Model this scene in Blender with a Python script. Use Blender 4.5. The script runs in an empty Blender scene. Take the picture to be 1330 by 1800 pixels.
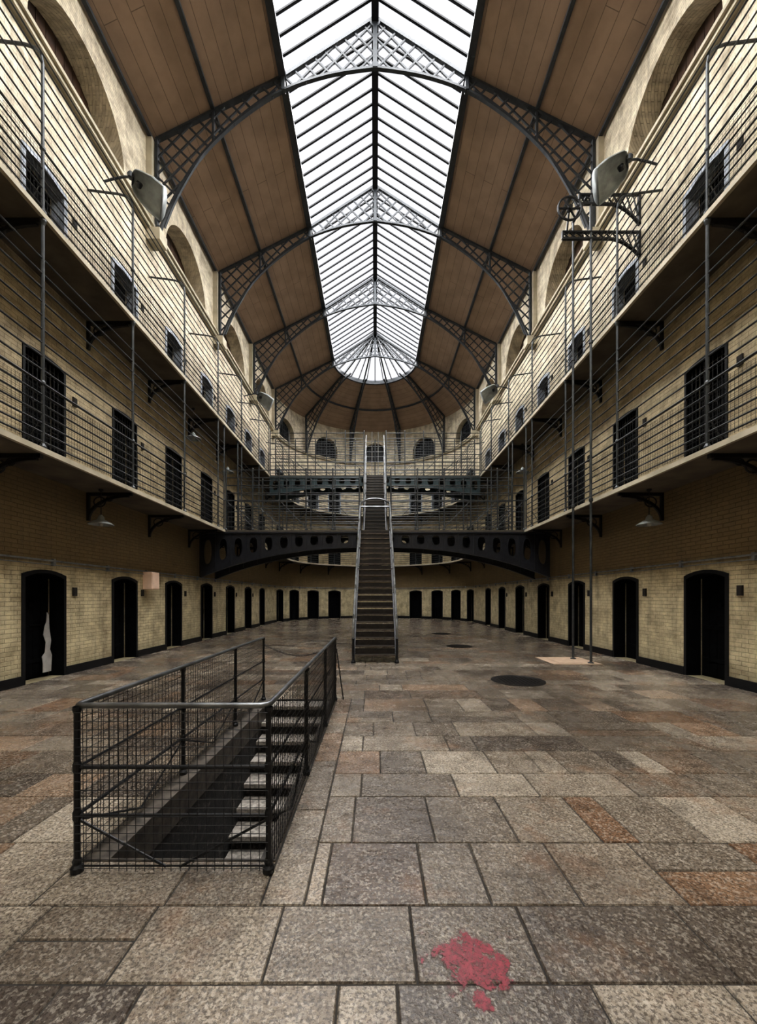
import bpy, math, random
from mathutils import Vector, Matrix
random.seed(11)
S=bpy.context.scene
COL=S.collection
R=6.4; YC=24.8; Y0=-6.0; L=YC-Y0; ARC=math.pi*R; UT=2*L+ARC
Z1=4.0; Z2=7.8; ZL=12.1; ZT=14.66; HZ=1.6
pi=math.pi
# ---------------------------------------------------------------- materials
def newmat(name):
    m=bpy.data.materials.new(name); m.use_nodes=True
    nt=m.node_tree; b=nt.nodes['Principled BSDF']
    return m,nt,b
def node(nt,t,**kw):
    n=nt.nodes.new(t)
    for k,v in kw.items():
        if k in n.inputs.keys(): n.inputs[k].default_value=v
        else: setattr(n,k,v)
    return n
def mixc(nt,fac,a,b,blend='MIX'):
    n=nt.nodes.new('ShaderNodeMix'); n.data_type='RGBA'; n.blend_type=blend
    for s,v in ((n.inputs['Factor'],fac),(n.inputs[6],a),(n.inputs[7],b)):
        if isinstance(v,bpy.types.NodeSocket): nt.links.new(v,s)
        elif isinstance(v,(int,float)): s.default_value=v
        else: s.default_value=(*v,1)
    return n.outputs[2]
def ramp(nt,src,stops,interp='LINEAR'):
    n=nt.nodes.new('ShaderNodeValToRGB'); cr=n.color_ramp; cr.interpolation=interp
    while len(cr.elements)<len(stops): cr.elements.new(0.5)
    for e,(p,c) in zip(cr.elements,stops):
        e.position=p; e.color=(*c,1) if not isinstance(c,(int,float)) else (c,c,c,1)
    nt.links.new(src,n.inputs[0]); return n.outputs[0]
def noise(nt,vec,scale,detail=4,rough=.55):
    n=node(nt,'ShaderNodeTexNoise'); n.inputs['Scale'].default_value=scale
    n.inputs['Detail'].default_value=detail; n.inputs['Roughness'].default_value=rough
    nt.links.new(vec,n.inputs['Vector']); return n.outputs['Fac']
def bump(nt,b,h,strength=.3,dist=.01):
    n=node(nt,'ShaderNodeBump'); n.inputs['Strength'].default_value=strength; n.inputs['Distance'].default_value=dist
    nt.links.new(h,n.inputs['Height']); nt.links.new(n.outputs[0],b.inputs['Normal'])
def simple(name,c1,c2=None,rough=.5,metal=0.,scale=6,bs=.15,spec=.5):
    m,nt,b=newmat(name)
    c2=c2 or tuple(x*.6 for x in c1)
    tc=node(nt,'ShaderNodeTexCoord')
    n=noise(nt,tc.outputs['Object'],scale)
    f=ramp(nt,n,[(.35,0.),(.65,1.)])
    nt.links.new(mixc(nt,f,c1,c2),b.inputs['Base Color'])
    b.inputs['Roughness'].default_value=rough; b.inputs['Metallic'].default_value=metal
    b.inputs['Specular IOR Level'].default_value=spec
    bump(nt,b,n,bs,.005)
    return m
IRON=simple('iron_black',(.018,.019,.022),(.010,.010,.011),.45,.2)
IRONB=simple('iron_bluegrey',(.045,.052,.060),(.026,.03,.035),.5,.1)
IRONS=simple('iron_skylight',(.014,.015,.017),(.008,.008,.009),.6,0.,6,.1,.25)
IRONG=simple('iron_girder',(.022,.024,.031),(.012,.013,.017),.45,.3)
TEAL=simple('iron_teal',(.035,.06,.065),(.02,.035,.04),.45,.3)
RAILM=simple('railing_paint',(.070,.076,.080),(.033,.036,.038),.38,.3)
STEEL=simple('worn_steel',(.46,.48,.50),(.24,.25,.26),.3,.8)
STEEL2=simple('dull_steel',(.24,.25,.26),(.11,.115,.12),.36,.75)
BLACKP=simple('black_paint',(.009,.010,.011),(.005,.005,.006),.5,0,6,.15,.3)
DOORM=simple('door_dark',(.004,.0045,.005),(.0015,.0015,.002),.9,0,6,.1,.08)
GREYP=simple('grey_paint',(.30,.33,.37),(.17,.185,.21),.55)
PALEF=simple('pale_blue_frame',(.52,.57,.64),(.28,.31,.36),.55,0,5)
SLABM=simple('walkway_paint',(.55,.50,.39),(.38,.34,.25),.7,0,2)
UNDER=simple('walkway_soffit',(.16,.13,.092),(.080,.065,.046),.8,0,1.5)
DECK=simple('deck_timber',(.10,.085,.065),(.06,.05,.04),.7,0,5)
NICHE=simple('niche_rust',(.03,.022,.015),(.012,.01,.008),.8)
LAMPG=simple('lamp_enamel_grey',(.36,.39,.39),(.25,.27,.27),.4,.1)
LAMPW=simple('lamp_inner_white',(.6,.6,.56),(.45,.45,.42),.4)
BOXP=simple('box_cream_pink',(.90,.68,.54),(.8,.60,.47),.5)
PLATE=simple('floor_plate_tan',(.50,.38,.28),(.36,.26,.18),.6)
MANH=simple('manhole_iron',(.014,.011,.009),(.008,.007,.006),.5,.5,30,.6)
STEPS=simple('granite_step',(.40,.365,.32),(.16,.145,.13),.6,0,22,.5)
PEEL=simple('peeled_white',(.55,.54,.53),(.4,.39,.38),.7)
TREAD=simple('tread_worn',(.040,.032,.027),(.015,.013,.012),.4,.3)
NOSE=simple('nosing_worn',(.20,.17,.145),(.09,.075,.065),.35,.6)
TREAD2=simple('tread_upper',(.022,.020,.018),(.012,.011,.010),.45,.3)
NOSE2=simple('nosing_upper',(.09,.08,.07),(.045,.04,.036),.4,.5)
CHAINM=simple('chain_iron',(.05,.045,.04),(.03,.025,.02),.5,.6)
KERB=simple('kerb_stone',(.13,.112,.092),(.035,.03,.026),.45,0,11,.5)
RECB=simple('recess_brown_boards',(.095,.055,.034),(.05,.03,.02),.7,0,3,.1,.2)

def redmat():
    m,nt,b=newmat('red_paint')
    tc=node(nt,'ShaderNodeTexCoord'); O=tc.outputs['Object']
    n=noise(nt,O,40,6,.75); nt.links.new(ramp(nt,n,[(.35,(.27,.035,.05)),(.52,(.19,.025,.036)),(.66,(.08,.027,.027))]),b.inputs['Base Color'])
    b.inputs['Roughness'].default_value=.45
    ln=node(nt,'ShaderNodeVectorMath',operation='LENGTH'); nt.links.new(O,ln.inputs[0])
    mp=node(nt,'ShaderNodeMapping'); mp.inputs['Location'].default_value=(0.02,.38,0); mp.inputs['Scale'].default_value=(2.7,2.4,1); nt.links.new(O,mp.inputs[0])
    l2=node(nt,'ShaderNodeVectorMath',operation='LENGTH'); nt.links.new(mp.outputs[0],l2.inputs[0])
    mn=node(nt,'ShaderNodeMath',operation='MINIMUM'); nt.links.new(ln.outputs['Value'],mn.inputs[0]); nt.links.new(l2.outputs['Value'],mn.inputs[1])
    n2=noise(nt,O,11,8,.62)
    ma=node(nt,'ShaderNodeMath',operation='MULTIPLY_ADD'); nt.links.new(n2,ma.inputs[0]); ma.inputs[1].default_value=-.70; nt.links.new(mn.outputs[0],ma.inputs[2])
    ad=node(nt,'ShaderNodeMath',operation='ADD'); nt.links.new(ma.outputs[0],ad.inputs[0]); ad.inputs[1].default_value=.73
    al=ramp(nt,ad.outputs[0],[(0.42,.97),(.500,.88),(.508,.18),(.545,.0)])
    n4=noise(nt,O,60,4,.7)
    mu=node(nt,'ShaderNodeMath',operation='MULTIPLY'); nt.links.new(al,mu.inputs[0]); nt.links.new(ramp(nt,n4,[(.50,1.),(.62,.55)]),mu.inputs[1])
    nt.links.new(mu.outputs[0],b.inputs['Alpha']); return m
REDP=redmat()
def wallmat():
    m,nt,b=newmat('painted_brick')
    uv=node(nt,'ShaderNodeUVMap'); U=uv.outputs[0]
    sep=node(nt,'ShaderNodeSeparateXYZ'); nt.links.new(U,sep.inputs[0])
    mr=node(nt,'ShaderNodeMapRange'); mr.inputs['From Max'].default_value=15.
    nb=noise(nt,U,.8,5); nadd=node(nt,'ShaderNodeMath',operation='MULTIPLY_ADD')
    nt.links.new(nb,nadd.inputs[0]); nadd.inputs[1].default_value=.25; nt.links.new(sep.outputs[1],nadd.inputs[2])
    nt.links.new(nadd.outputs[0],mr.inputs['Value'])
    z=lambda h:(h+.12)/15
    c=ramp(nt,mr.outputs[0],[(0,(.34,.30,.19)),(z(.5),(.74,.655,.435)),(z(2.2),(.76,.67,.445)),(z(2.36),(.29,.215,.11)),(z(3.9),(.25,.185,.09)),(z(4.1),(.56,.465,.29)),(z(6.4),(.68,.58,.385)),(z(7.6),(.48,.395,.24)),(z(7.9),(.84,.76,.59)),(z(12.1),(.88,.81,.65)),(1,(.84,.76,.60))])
    n1=noise(nt,U,2.3,8,.68); f1=ramp(nt,n1,[(.42,0.),(.70,1.)])
    c=mixc(nt,f1,c,mixc(nt,.75,c,(.22,.16,.085)))
    mp=node(nt,'ShaderNodeMapping'); mp.inputs['Scale'].default_value=(5,.5,1); nt.links.new(U,mp.inputs[0])
    n2=noise(nt,mp.outputs[0],1.2,6,.65); f2=ramp(nt,n2,[(.48,0.),(.72,.7)])
    c=mixc(nt,f2,c,mixc(nt,.6,c,(.16,.12,.075)))
    br=node(nt,'ShaderNodeTexBrick'); nt.links.new(U,br.inputs['Vector'])
    for k,v in (('Scale',1.),('Mortar Size',.007),('Mortar Smooth',.7),('Brick Width',.25),('Row Height',.08)): br.inputs[k].default_value=v
    br.inputs['Color1'].default_value=(1,1,1,1); br.inputs['Color2'].default_value=(.82,.81,.78,1); br.inputs['Mortar'].default_value=(.52,.5,.45,1)
    c=mixc(nt,.7,c,br.outputs['Color'],'MULTIPLY')
    n3=noise(nt,U,11,7,.75)
    f3=ramp(nt,n3,[(.30,1.),(.40,0.)])
    c=mixc(nt,f3,c,mixc(nt,.75,c,(.08,.06,.04)))
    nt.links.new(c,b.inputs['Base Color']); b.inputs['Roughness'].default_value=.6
    h=node(nt,'ShaderNodeMath',operation='MULTIPLY_ADD'); nt.links.new(n3,h.inputs[0]); h.inputs[1].default_value=1.4
    inv=node(nt,'ShaderNodeMath',operation='SUBTRACT'); inv.inputs[0].default_value=1; nt.links.new(br.outputs['Fac'],inv.inputs[1])
    nt.links.new(inv.outputs[0],h.inputs[2])
    bump(nt,b,h.outputs[0],.8,.014)
    return m
WALL=wallmat()
def roofmat():
    m,nt,b=newmat('brown_boards')
    uv=node(nt,'ShaderNodeUVMap'); U=uv.outputs[0]
    br=node(nt,'ShaderNodeTexBrick')
    mp=node(nt,'ShaderNodeMapping'); mp.inputs['Rotation'].default_value=(0,0,pi/2); nt.links.new(U,mp.inputs[0]); nt.links.new(mp.outputs[0],br.inputs['Vector'])
    for k,v in (('Scale',1.),('Mortar Size',.009),('Mortar Smooth',.2),('Brick Width',9.1),('Row Height',.34)): br.inputs[k].default_value=v
    br.inputs['Color1'].default_value=(.42,.308,.228,1); br.inputs['Color2'].default_value=(.40,.292,.216,1); br.inputs['Mortar'].default_value=(.19,.14,.105,1)
    n=noise(nt,U,1.5,6); f=ramp(nt,n,[(.4,0.),(.7,1.)])
    c=mixc(nt,f,br.outputs['Color'],mixc(nt,.3,br.outputs['Color'],(.1,.07,.05)))
    nt.links.new(c,b.inputs['Base Color']); b.inputs['Roughness'].default_value=.55
    return m
ROOF=roofmat()
def floormat():
    m,nt,b=newmat('granite_flags')
    tc=node(nt,'ShaderNodeTexCoord'); O=tc.outputs['Object']
    at=node(nt,'ShaderNodeAttribute'); at.attribute_name='tone'
    sp=node(nt,'ShaderNodeSeparateColor'); nt.links.new(at.outputs['Color'],sp.inputs[0])
    c=ramp(nt,sp.outputs[0],[(0,(.085,.068,.055)),(.3,(.15,.122,.094)),(.7,(.23,.19,.145)),(1,(.36,.31,.245))])
    c=mixc(nt,ramp(nt,sp.outputs[1],[(.82,0.),(.98,.5)]),c,(.25,.12,.05))
    vo=node(nt,'ShaderNodeTexVoronoi'); vo.inputs['Scale'].default_value=75; nt.links.new(O,vo.inputs['Vector'])
    vs=node(nt,'ShaderNodeSeparateColor'); nt.links.new(vo.outputs['Color'],vs.inputs[0])
    c=mixc(nt,ramp(nt,vs.outputs[0],[(.66,0.),(.74,.55)]),c,mixc(nt,.45,c,(.70,.64,.54)))
    n2=noise(nt,O,62,5,.72); c=mixc(nt,ramp(nt,n2,[(.50,0.),(.55,.78)]),c,mixc(nt,.8,c,(.020,.016,.013)))
    n5=noise(nt,O,1.3,8,.72); c=mixc(nt,ramp(nt,n5,[(.54,0.),(.66,.5)]),c,mixc(nt,.6,c,(.27,.125,.05)))
    n1=noise(nt,O,.5,7,.6); c=mixc(nt,ramp(nt,n1,[(.44,0.),(.60,.62)]),c,mixc(nt,.75,c,(.028,.020,.016)))
    n6=noise(nt,O,3.2,9,.78); c=mixc(nt,ramp(nt,n6,[(.51,0.),(.63,.6)]),c,mixc(nt,.70,c,(.022,.016,.013)))
    nt.links.new(c,b.inputs['Base Color'])
    nt.links.new(ramp(nt,n6,[(.35,.34),(.62,.17)]),b.inputs['Roughness'])
    h=node(nt,'ShaderNodeMath',operation='ADD'); nt.links.new(n2,h.inputs[0])
    h2=node(nt,'ShaderNodeMath',operation='MULTIPLY'); nt.links.new(noise(nt,O,7,6,.6),h2.inputs[0]); h2.inputs[1].default_value=5
    nt.links.new(h2.outputs[0],h.inputs[1]); bump(nt,b,h.outputs[0],.5,.005)
    return m
FLOOR=floormat()
MORTAR=simple('mortar_dark',(.045,.038,.03),(.012,.011,.010),.9,0,3)
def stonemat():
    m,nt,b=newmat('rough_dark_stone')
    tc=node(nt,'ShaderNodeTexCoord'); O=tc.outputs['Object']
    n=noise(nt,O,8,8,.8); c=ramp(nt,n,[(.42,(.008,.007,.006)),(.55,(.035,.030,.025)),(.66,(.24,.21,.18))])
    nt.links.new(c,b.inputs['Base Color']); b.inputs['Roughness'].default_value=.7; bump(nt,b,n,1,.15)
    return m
STONE=stonemat()
def glassmat():
    m=bpy.data.materials.new('skylight_glass'); m.use_nodes=True; nt=m.node_tree; nt.nodes.clear()
    o=node(nt,'ShaderNodeOutputMaterial'); t=node(nt,'ShaderNodeBsdfTransparent'); t.inputs[0].default_value=(.97,.98,1,1)
    nt.links.new(t.outputs[0],o.inputs[0]); return m
GLASS=glassmat()
# ---------------------------------------------------------------- geometry helper
class G:
    def __init__(s): s.v=[]; s.f=[]; s.m=[]; s.uv=None; s.mi=0
    def add(s,vs,fs):
        o=len(s.v); s.v+= [tuple(x) for x in vs]; s.f+=[tuple(i+o for i in f) for f in fs]; s.m+=[s.mi]*len(fs)
    def box(s,x0,x1,y0,y1,z0,z1):
        s.add([(x0,y0,z0),(x1,y0,z0),(x1,y1,z0),(x0,y1,z0),(x0,y0,z1),(x1,y0,z1),(x1,y1,z1),(x0,y1,z1)],
              [(0,3,2,1),(4,5,6,7),(0,1,5,4),(1,2,6,5),(2,3,7,6),(3,0,4,7)])
    def bar(s,p,q,w,d,up=(0,1,0)):
        p=Vector(p);q=Vector(q);t=(q-p).normalized();u=Vector(up)
        if abs(t.dot(u))>.98: u=Vector((1,0,0))
        a=t.cross(u).normalized()*w/2; b=t.cross(a).normalized()*d/2
        vs=[p+a+b,p-a+b,p-a-b,p+a-b,q+a+b,q-a+b,q-a-b,q+a-b]
        s.add(vs,[(3,2,1,0),(4,5,6,7),(0,1,5,4),(1,2,6,5),(2,3,7,6),(3,0,4,7)])
    def tube(s,pts,r,n=6,closed=False):
        pts=[Vector(p) for p in pts]; N=len(pts); rings=[]; pa=None
        for i,p in enumerate(pts):
            if closed: t=(pts[(i+1)%N]-pts[i-1])
            else: t=pts[min(i+1,N-1)]-pts[max(i-1,0)]
            t.normalize()
            if pa is None:
                u=Vector((0,0,1)) if abs(t.z)<.9 else Vector((1,0,0))
                a=t.cross(u).normalized()
            else:
                a=(pa-t*pa.dot(t)).normalized()
            pa=a; b=t.cross(a)
            rr=r[i] if isinstance(r,(list,tuple)) else r
            rings.append([p+(a*math.cos(2*pi*k/n)+b*math.sin(2*pi*k/n))*rr for k in range(n)])
        vs=[v for g in rings for v in g]; fs=[]
        for i in range(N if closed else N-1):
            j=(i+1)%N
            for k in range(n):
                k2=(k+1)%n; fs.append((i*n+k,i*n+k2,j*n+k2,j*n+k))
        if not closed: fs+= [tuple(range(n))[::-1],tuple((N-1)*n+k for k in range(n))]
        s.add(vs,fs)
    def lathe(s,prof,n=20,c=(0,0,0),ax='z'):
        vs=[];fs=[]
        for r,z in prof:
            for k in range(n):
                a=2*pi*k/n
                if ax=='z': vs.append((c[0]+r*math.cos(a),c[1]+r*math.sin(a),c[2]+z))
                elif ax=='y': vs.append((c[0]+r*math.cos(a),c[1]+z,c[2]+r*math.sin(a)))
                else: vs.append((c[0]+z,c[1]+r*math.cos(a),c[2]+r*math.sin(a)))
        for i in range(len(prof)-1):
            for k in range(n):
                k2=(k+1)%n; fs.append((i*n+k,i*n+k2,(i+1)*n+k2,(i+1)*n+k))
        s.add(vs,fs)
    def poly(s,outline,y0,y1):
        n=len(outline); vs=[(x,y0,z) for x,z in outline]+[(x,y1,z) for x,z in outline]
        fs=[tuple(range(n)),tuple(range(n,2*n))[::-1]]+[(i,i+n,(i+1)%n+n,(i+1)%n) for i in range(n)]
        s.add(vs,fs)
    def mesh(s,name,mats,smooth=False):
        me=bpy.data.meshes.new(name); me.from_pydata(s.v,[],s.f)
        for m in (mats if isinstance(mats,(list,tuple)) else [mats]): me.materials.append(m)
        if s.mi or any(s.m): me.polygons.foreach_set('material_index',s.m)
        if smooth: me.polygons.foreach_set('use_smooth',[True]*len(me.polygons))
        me.update(); return me
def ob(name,data,parent=None,loc=(0,0,0),rz=0,label=None,cat=None,kind=None,group=None):
    o=bpy.data.objects.new(name,data); COL.objects.link(o)
    o.location=loc; o.rotation_euler=(0,0,rz)
    if parent: o.parent=parent
    if label: o['label']=label
    if cat: o['category']=cat
    if kind: o['kind']=kind
    if group: o['group']=group
    return o
def dup(o,loc=None,rz=None,parent=None,name=None):
    n=o.copy(); COL.objects.link(n)
    if name: n.name=name
    if parent: n.parent=parent
    if loc is not None: n.location=loc
    if rz is not None: n.rotation_euler=(0,0,rz)
    for c in o.children: dup(c,parent=n)
    return n
# ---------------------------------------------------------------- hall path
def P(u,off=0.):
    if u<=L: return (-(R+off),Y0+u)
    if u<=L+ARC:
        a=(u-L)/R; return (-(R+off)*math.cos(a),YC+(R+off)*math.sin(a))
    return (R+off,YC-(u-L-ARC))
def TH(u):
    if u<=L: n=(-1,0)
    elif u<=L+ARC:
        a=(u-L)/R; n=(-math.cos(a),math.sin(a))
    else: n=(1,0)
    return math.atan2(-n[0],n[1])
UL=lambda y:y-Y0
UR=lambda y:L+ARC+(YC-y)
UA=lambda deg:L+R*math.radians(90+deg)
def steps(u0,u1):
    out=[u0]
    if u1>L and u0<L+ARC:
        a0=max(u0,L);a1=min(u1,L+ARC); n=max(1,int((a1-a0)/.4)+1)
        for i in range(n+1): out.append(a0+(a1-a0)*i/n)
    out.append(u1)
    r=[]
    for x in sorted(out):
        if not r or x-r[-1]>1e-4: r.append(x)
    return r
def band(g,u0,u1,o0,o1,z0,z1):
    us=steps(u0,u1); vs=[];fs=[]
    for u in us:
        a=P(u,o0);b=P(u,o1)
        vs+=[(*a,z0),(*b,z0),(*b,z1),(*a,z1)]
    for i in range(len(us)-1):
        o=i*4
        for k in range(4): fs.append((o+k,o+4+k,o+4+(k+1)%4,o+(k+1)%4))
    e=(len(us)-1)*4
    fs+=[(0,1,2,3),(e+3,e+2,e+1,e)]
    g.add(vs,fs)
# openings
DW=.47
door_y=[7.72+2.47*k for k in range(7)]
door_deg=[-78,-62,-45.5,-29,29,45.5,62,78]
ops=[]; doors=[]
levels=[(0.,1.99,.10),(Z1,2.20,.06),(Z2,2.0,.10)]
RD=[.34,.30,.30]
for u in [UL(y) for y in door_y]+[UA(d) for d in door_deg]+[UR(y) for y in door_y]:
    for li,(z,h,r) in enumerate(levels):
        ops.append((u,DW,z,z+h,r,RD[li],'s')); doors.append((u,z,li))
for li in (1,2):
    u=UA(0); z,h,r=levels[li]; ops.append((u,DW,z,z+h,r,RD[li],'s')); doors.append((u,z,li))
lun=[]
lun_y=[8.75,13.6,18.15,22.6]
for u in [UL(y) for y in lun_y]+[UR(y) for y in lun_y]: lun.append((u,1.42,12.14,12.38,1.42,.60,'c'))
for d in (-70,-35,0,35,70): lun.append((UA(d),.92,12.14,12.75,.92,.4,'c'))
ops+=lun
def top(o,u):
    t=min(1,abs(u-o[0])/o[1]); return o[3]+o[4]*((1-t*t) if o[6]=='s' else math.sqrt(max(0,1-t*t)))
def wall(name,u0,u1,label):
    mine=[o for o in ops if u0<=o[0]<=u1]
    br=set(steps(u0,u1))
    for o in mine:
        n=8 if o[6]=='s' else 22
        for i in range(n+1): br.add(o[0]-o[1]*math.cos(pi*i/n))
    br=sorted(x for x in br if u0-1e-3<=x<=u1+1e-3)
    V=[];F=[];UVS=[]
    def q(pts,uvs):
        o=len(V); V.extend(pts); F.append((o,o+1,o+2,o+3)); UVS.extend(uvs)
    for a,b in zip(br,br[1:]):
        if b-a<1e-6: continue
        m=(a+b)/2; pa=P(a);pb=P(b)
        cov=sorted([o for o in mine if abs(m-o[0])<o[1]],key=lambda o:o[2])
        za=zb=0.
        for o in cov:
            ta,tb=top(o,a),top(o,b)
            if o[2]>max(za,zb)+1e-4: q([(*pa,za),(*pb,zb),(*pb,o[2]),(*pa,o[2])],[(a,za),(b,zb),(b,o[2]),(a,o[2])])
            da,db=P(a,o[5]),P(b,o[5])
            q([(*pa,ta),(*pb,tb),(*db,tb),(*da,ta)],[(a,ta),(b,tb),(b,tb+o[5]),(a,ta+o[5])])
            q([(*pa,o[2]),(*da,o[2]),(*db,o[2]),(*pb,o[2])],[(a,o[2]),(a,o[2]-o[5]),(b,o[2]-o[5]),(b,o[2])])
            za,zb=ta,tb
        q([(*pa,za),(*pb,zb),(*pb,ZT),(*pa,ZT)],[(a,za),(b,zb),(b,ZT),(a,ZT)])
    for o in mine:
        for s in (-1,1):
            e=o[0]+s*o[1]; p=P(e);d=P(e,o[5])
            q([(*p,o[2]),(*d,o[2]),(*d,o[3]),(*p,o[3])],[(e,o[2]),(e+o[5],o[2]),(e+o[5],o[3]),(e,o[3])])
    me=bpy.data.meshes.new(name); me.from_pydata(V,[],F); me.materials.append(WALL)
    ul=me.uv_layers.new(name='UVMap')
    for i,uvv in enumerate(UVS): ul.data[i].uv=uvv
    me.update()
    return ob(name,me,kind='structure',label=label)
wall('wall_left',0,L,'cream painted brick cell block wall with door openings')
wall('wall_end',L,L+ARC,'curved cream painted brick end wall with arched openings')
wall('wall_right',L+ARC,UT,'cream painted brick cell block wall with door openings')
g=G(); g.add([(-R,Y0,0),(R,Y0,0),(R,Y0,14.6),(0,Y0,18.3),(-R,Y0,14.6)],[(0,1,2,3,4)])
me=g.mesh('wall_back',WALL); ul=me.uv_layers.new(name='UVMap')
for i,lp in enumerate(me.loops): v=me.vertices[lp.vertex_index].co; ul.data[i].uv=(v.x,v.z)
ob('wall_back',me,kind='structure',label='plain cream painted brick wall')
# ---------------------------------------------------------------- doors
def arch_out(hw,h,r,n=8,kind='s',x0=0):
    pts=[(-hw,0),(hw,0)]
    for i in range(n+1):
        t=1-2*i/n if kind=='s' else math.cos(pi*i/n)
        pts.append((hw*t,h+r*((1-t*t) if kind=='s' else math.sin(pi*i/n))))
    return pts
def door_meshes(h,r,fm,bw,dep,proud,inner_mat,grille=False):
    g=G()
    n=8; outer=[];inner=[]
    outer.append((-(DW+bw),0)); inner.append((-(DW-.02),0))
    for i in range(n+1):
        t=-1+2*i/n
        outer.append(((DW+bw)*t,h+bw+(r)*(1-t*t)))
        inner.append(((DW-.02)*t,h-.02+r*(1-t*t)))
    outer.append(((DW+bw),0)); inner.append(((DW-.02),0))
    m=len(outer)
    y0,y1=-proud,.004
    vs=[(x,y0,z) for x,z in outer]+[(x,y0,z) for x,z in inner]+[(x,y1,z) for x,z in outer]+[(x,dep-.06,z) for x,z in inner]
    fs=[]
    for i in range(m-1): fs+=[(i,i+1,m+i+1,m+i),(i,2*m+i,2*m+i+1,i+1)]
    g.add(vs,fs)
    g.mi=1; g.add(vs,[(m+i,m+i+1,3*m+i+1,3*m+i) for i in range(m-1)])
    fr=g.mesh('door_frame',[fm,inner_mat])
    g=G(); g.poly(arch_out(DW+.05,h+.03,r),dep-.02,dep+.01)
    for i in range(5):
        x=-DW+.03+i*.178; g.box(x,x+.165,dep-.035,dep-.019,.05,h-.03)
    for z in (.35,1.0,1.65): g.box(-DW+.05,DW-.08,dep-.05,dep-.034,z-.035,z+.035)
    lf=g.mesh('door_leaf',DOORM)
    g=G(); g.tube([(-.02,dep-.06,1.05),(.3,dep-.06,1.05)],.014,6); g.box(.22,.36,dep-.075,dep-.051,.96,1.14); g.lathe([(.0,-.02),(.05,-.02),(.05,0),(0,0)],12,(0,dep-.05,1.45),'y')
    if grille:
        for i in range(9): x=-.40+.1*i; g.tube([(x,.06,.03),(x,.06,h+.02)],.007,4)
        for i in range(14): g.tube([(-.44,.066,.15+.15*i),(.44,.066,.15+.15*i)],.006,4)
    bl=g.mesh('door_grille' if grille else 'door_bolt',IRON if grille else DOORM)
    return fr,lf,bl
DM=[door_meshes(1.99,.10,BLACKP,.045,.34,.022,DOORM),door_meshes(2.20,.06,BLACKP,.03,.30,.022,DOORM,True),door_meshes(2.0,.10,PALEF,.065,.30,.03,GREYP)]
DL=['black iron-bound arched cell door in a black painted surround','dark cell door with iron grille beside the first gallery walkway','dark cell door in a pale blue-grey surround on the top gallery']
for i,(u,z,li) in enumerate(doors):
    x,y=P(u)
    fr,lf,bl=DM[li]
    o=ob(f'door_{i+1}',fr,loc=(x,y,z),rz=TH(u),kind='structure',label=DL[li])
    ob('door_leaf',lf,o); ob('grille' if li==1 else 'bolt',bl,o)
    if i==0:
        g=G(); pts=[(.10,.10),(.30,.10),(.32,.42),(.27,.55),(.30,.72),(.26,.95),(.24,1.25),(.20,1.3),(.18,1.1),(.14,1.02),(.11,.85),(.17,.70),(.15,.5),(.08,.42),(.10,.28)]
        g.poly([(a+.10,b) for a,b in pts],.20,.21); ob('peeled_patch',g.mesh('peeled_patch',PEEL),o,label='pale patch of peeled paint')
def lun_mesh(o,grid):
    hw=o[1];h=o[3]-o[2];r=o[4];d=o[5]; ex=.12 if grid else .04
    g=G(); oo=arch_out(hw+ex,h+.02,r+ex,22,'c'); g.poly([(x,z-(.1 if z==0 else 0)) for x,z in oo],d-.06,d-.02)
    if not grid:
        for i in range(-5,6):
            x=i*.25; zt=h+r*math.sqrt(max(0,1-(x/hw)**2)); g.box(x-.115,x+.115,d-.075,d-.061,0.01,zt-.05)
    me=g.mesh('lunette_boards',BLACKP if grid else RECB)
    g=G()
    for i in range(-3,4):
        x=i*hw/4; zt=h+r*math.sqrt(max(0,1-(x/hw)**2)); g.box(x-.02,x+.02,d-.10,d-.061,0.01,zt-.02)
    for k in range(1,5):
        z=k*(h+r)/5; w=hw if z<h else hw*math.sqrt(max(0,1-((z-h)/r)**2)); g.box(-w+.02,w-.02,d-.11,d-.07,z-.02,z+.02)
    return me,(g.mesh('window_bars',IRONB) if grid else None)
A=lun_mesh(lun[0],False); B=lun_mesh(lun[-1],True)
for i,o in enumerate(lun):
    x,y=P(o[0]); M=A if i<8 else B
    w=ob(f'window_{i+2}',M[0],loc=(x,y,o[2]),rz=TH(o[0]),kind='structure',label='arched recess closed with brown boards' if i<8 else 'small dark arched window in curved wall')
    if M[1]: ob('glazing_bars',M[1],w)
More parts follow.
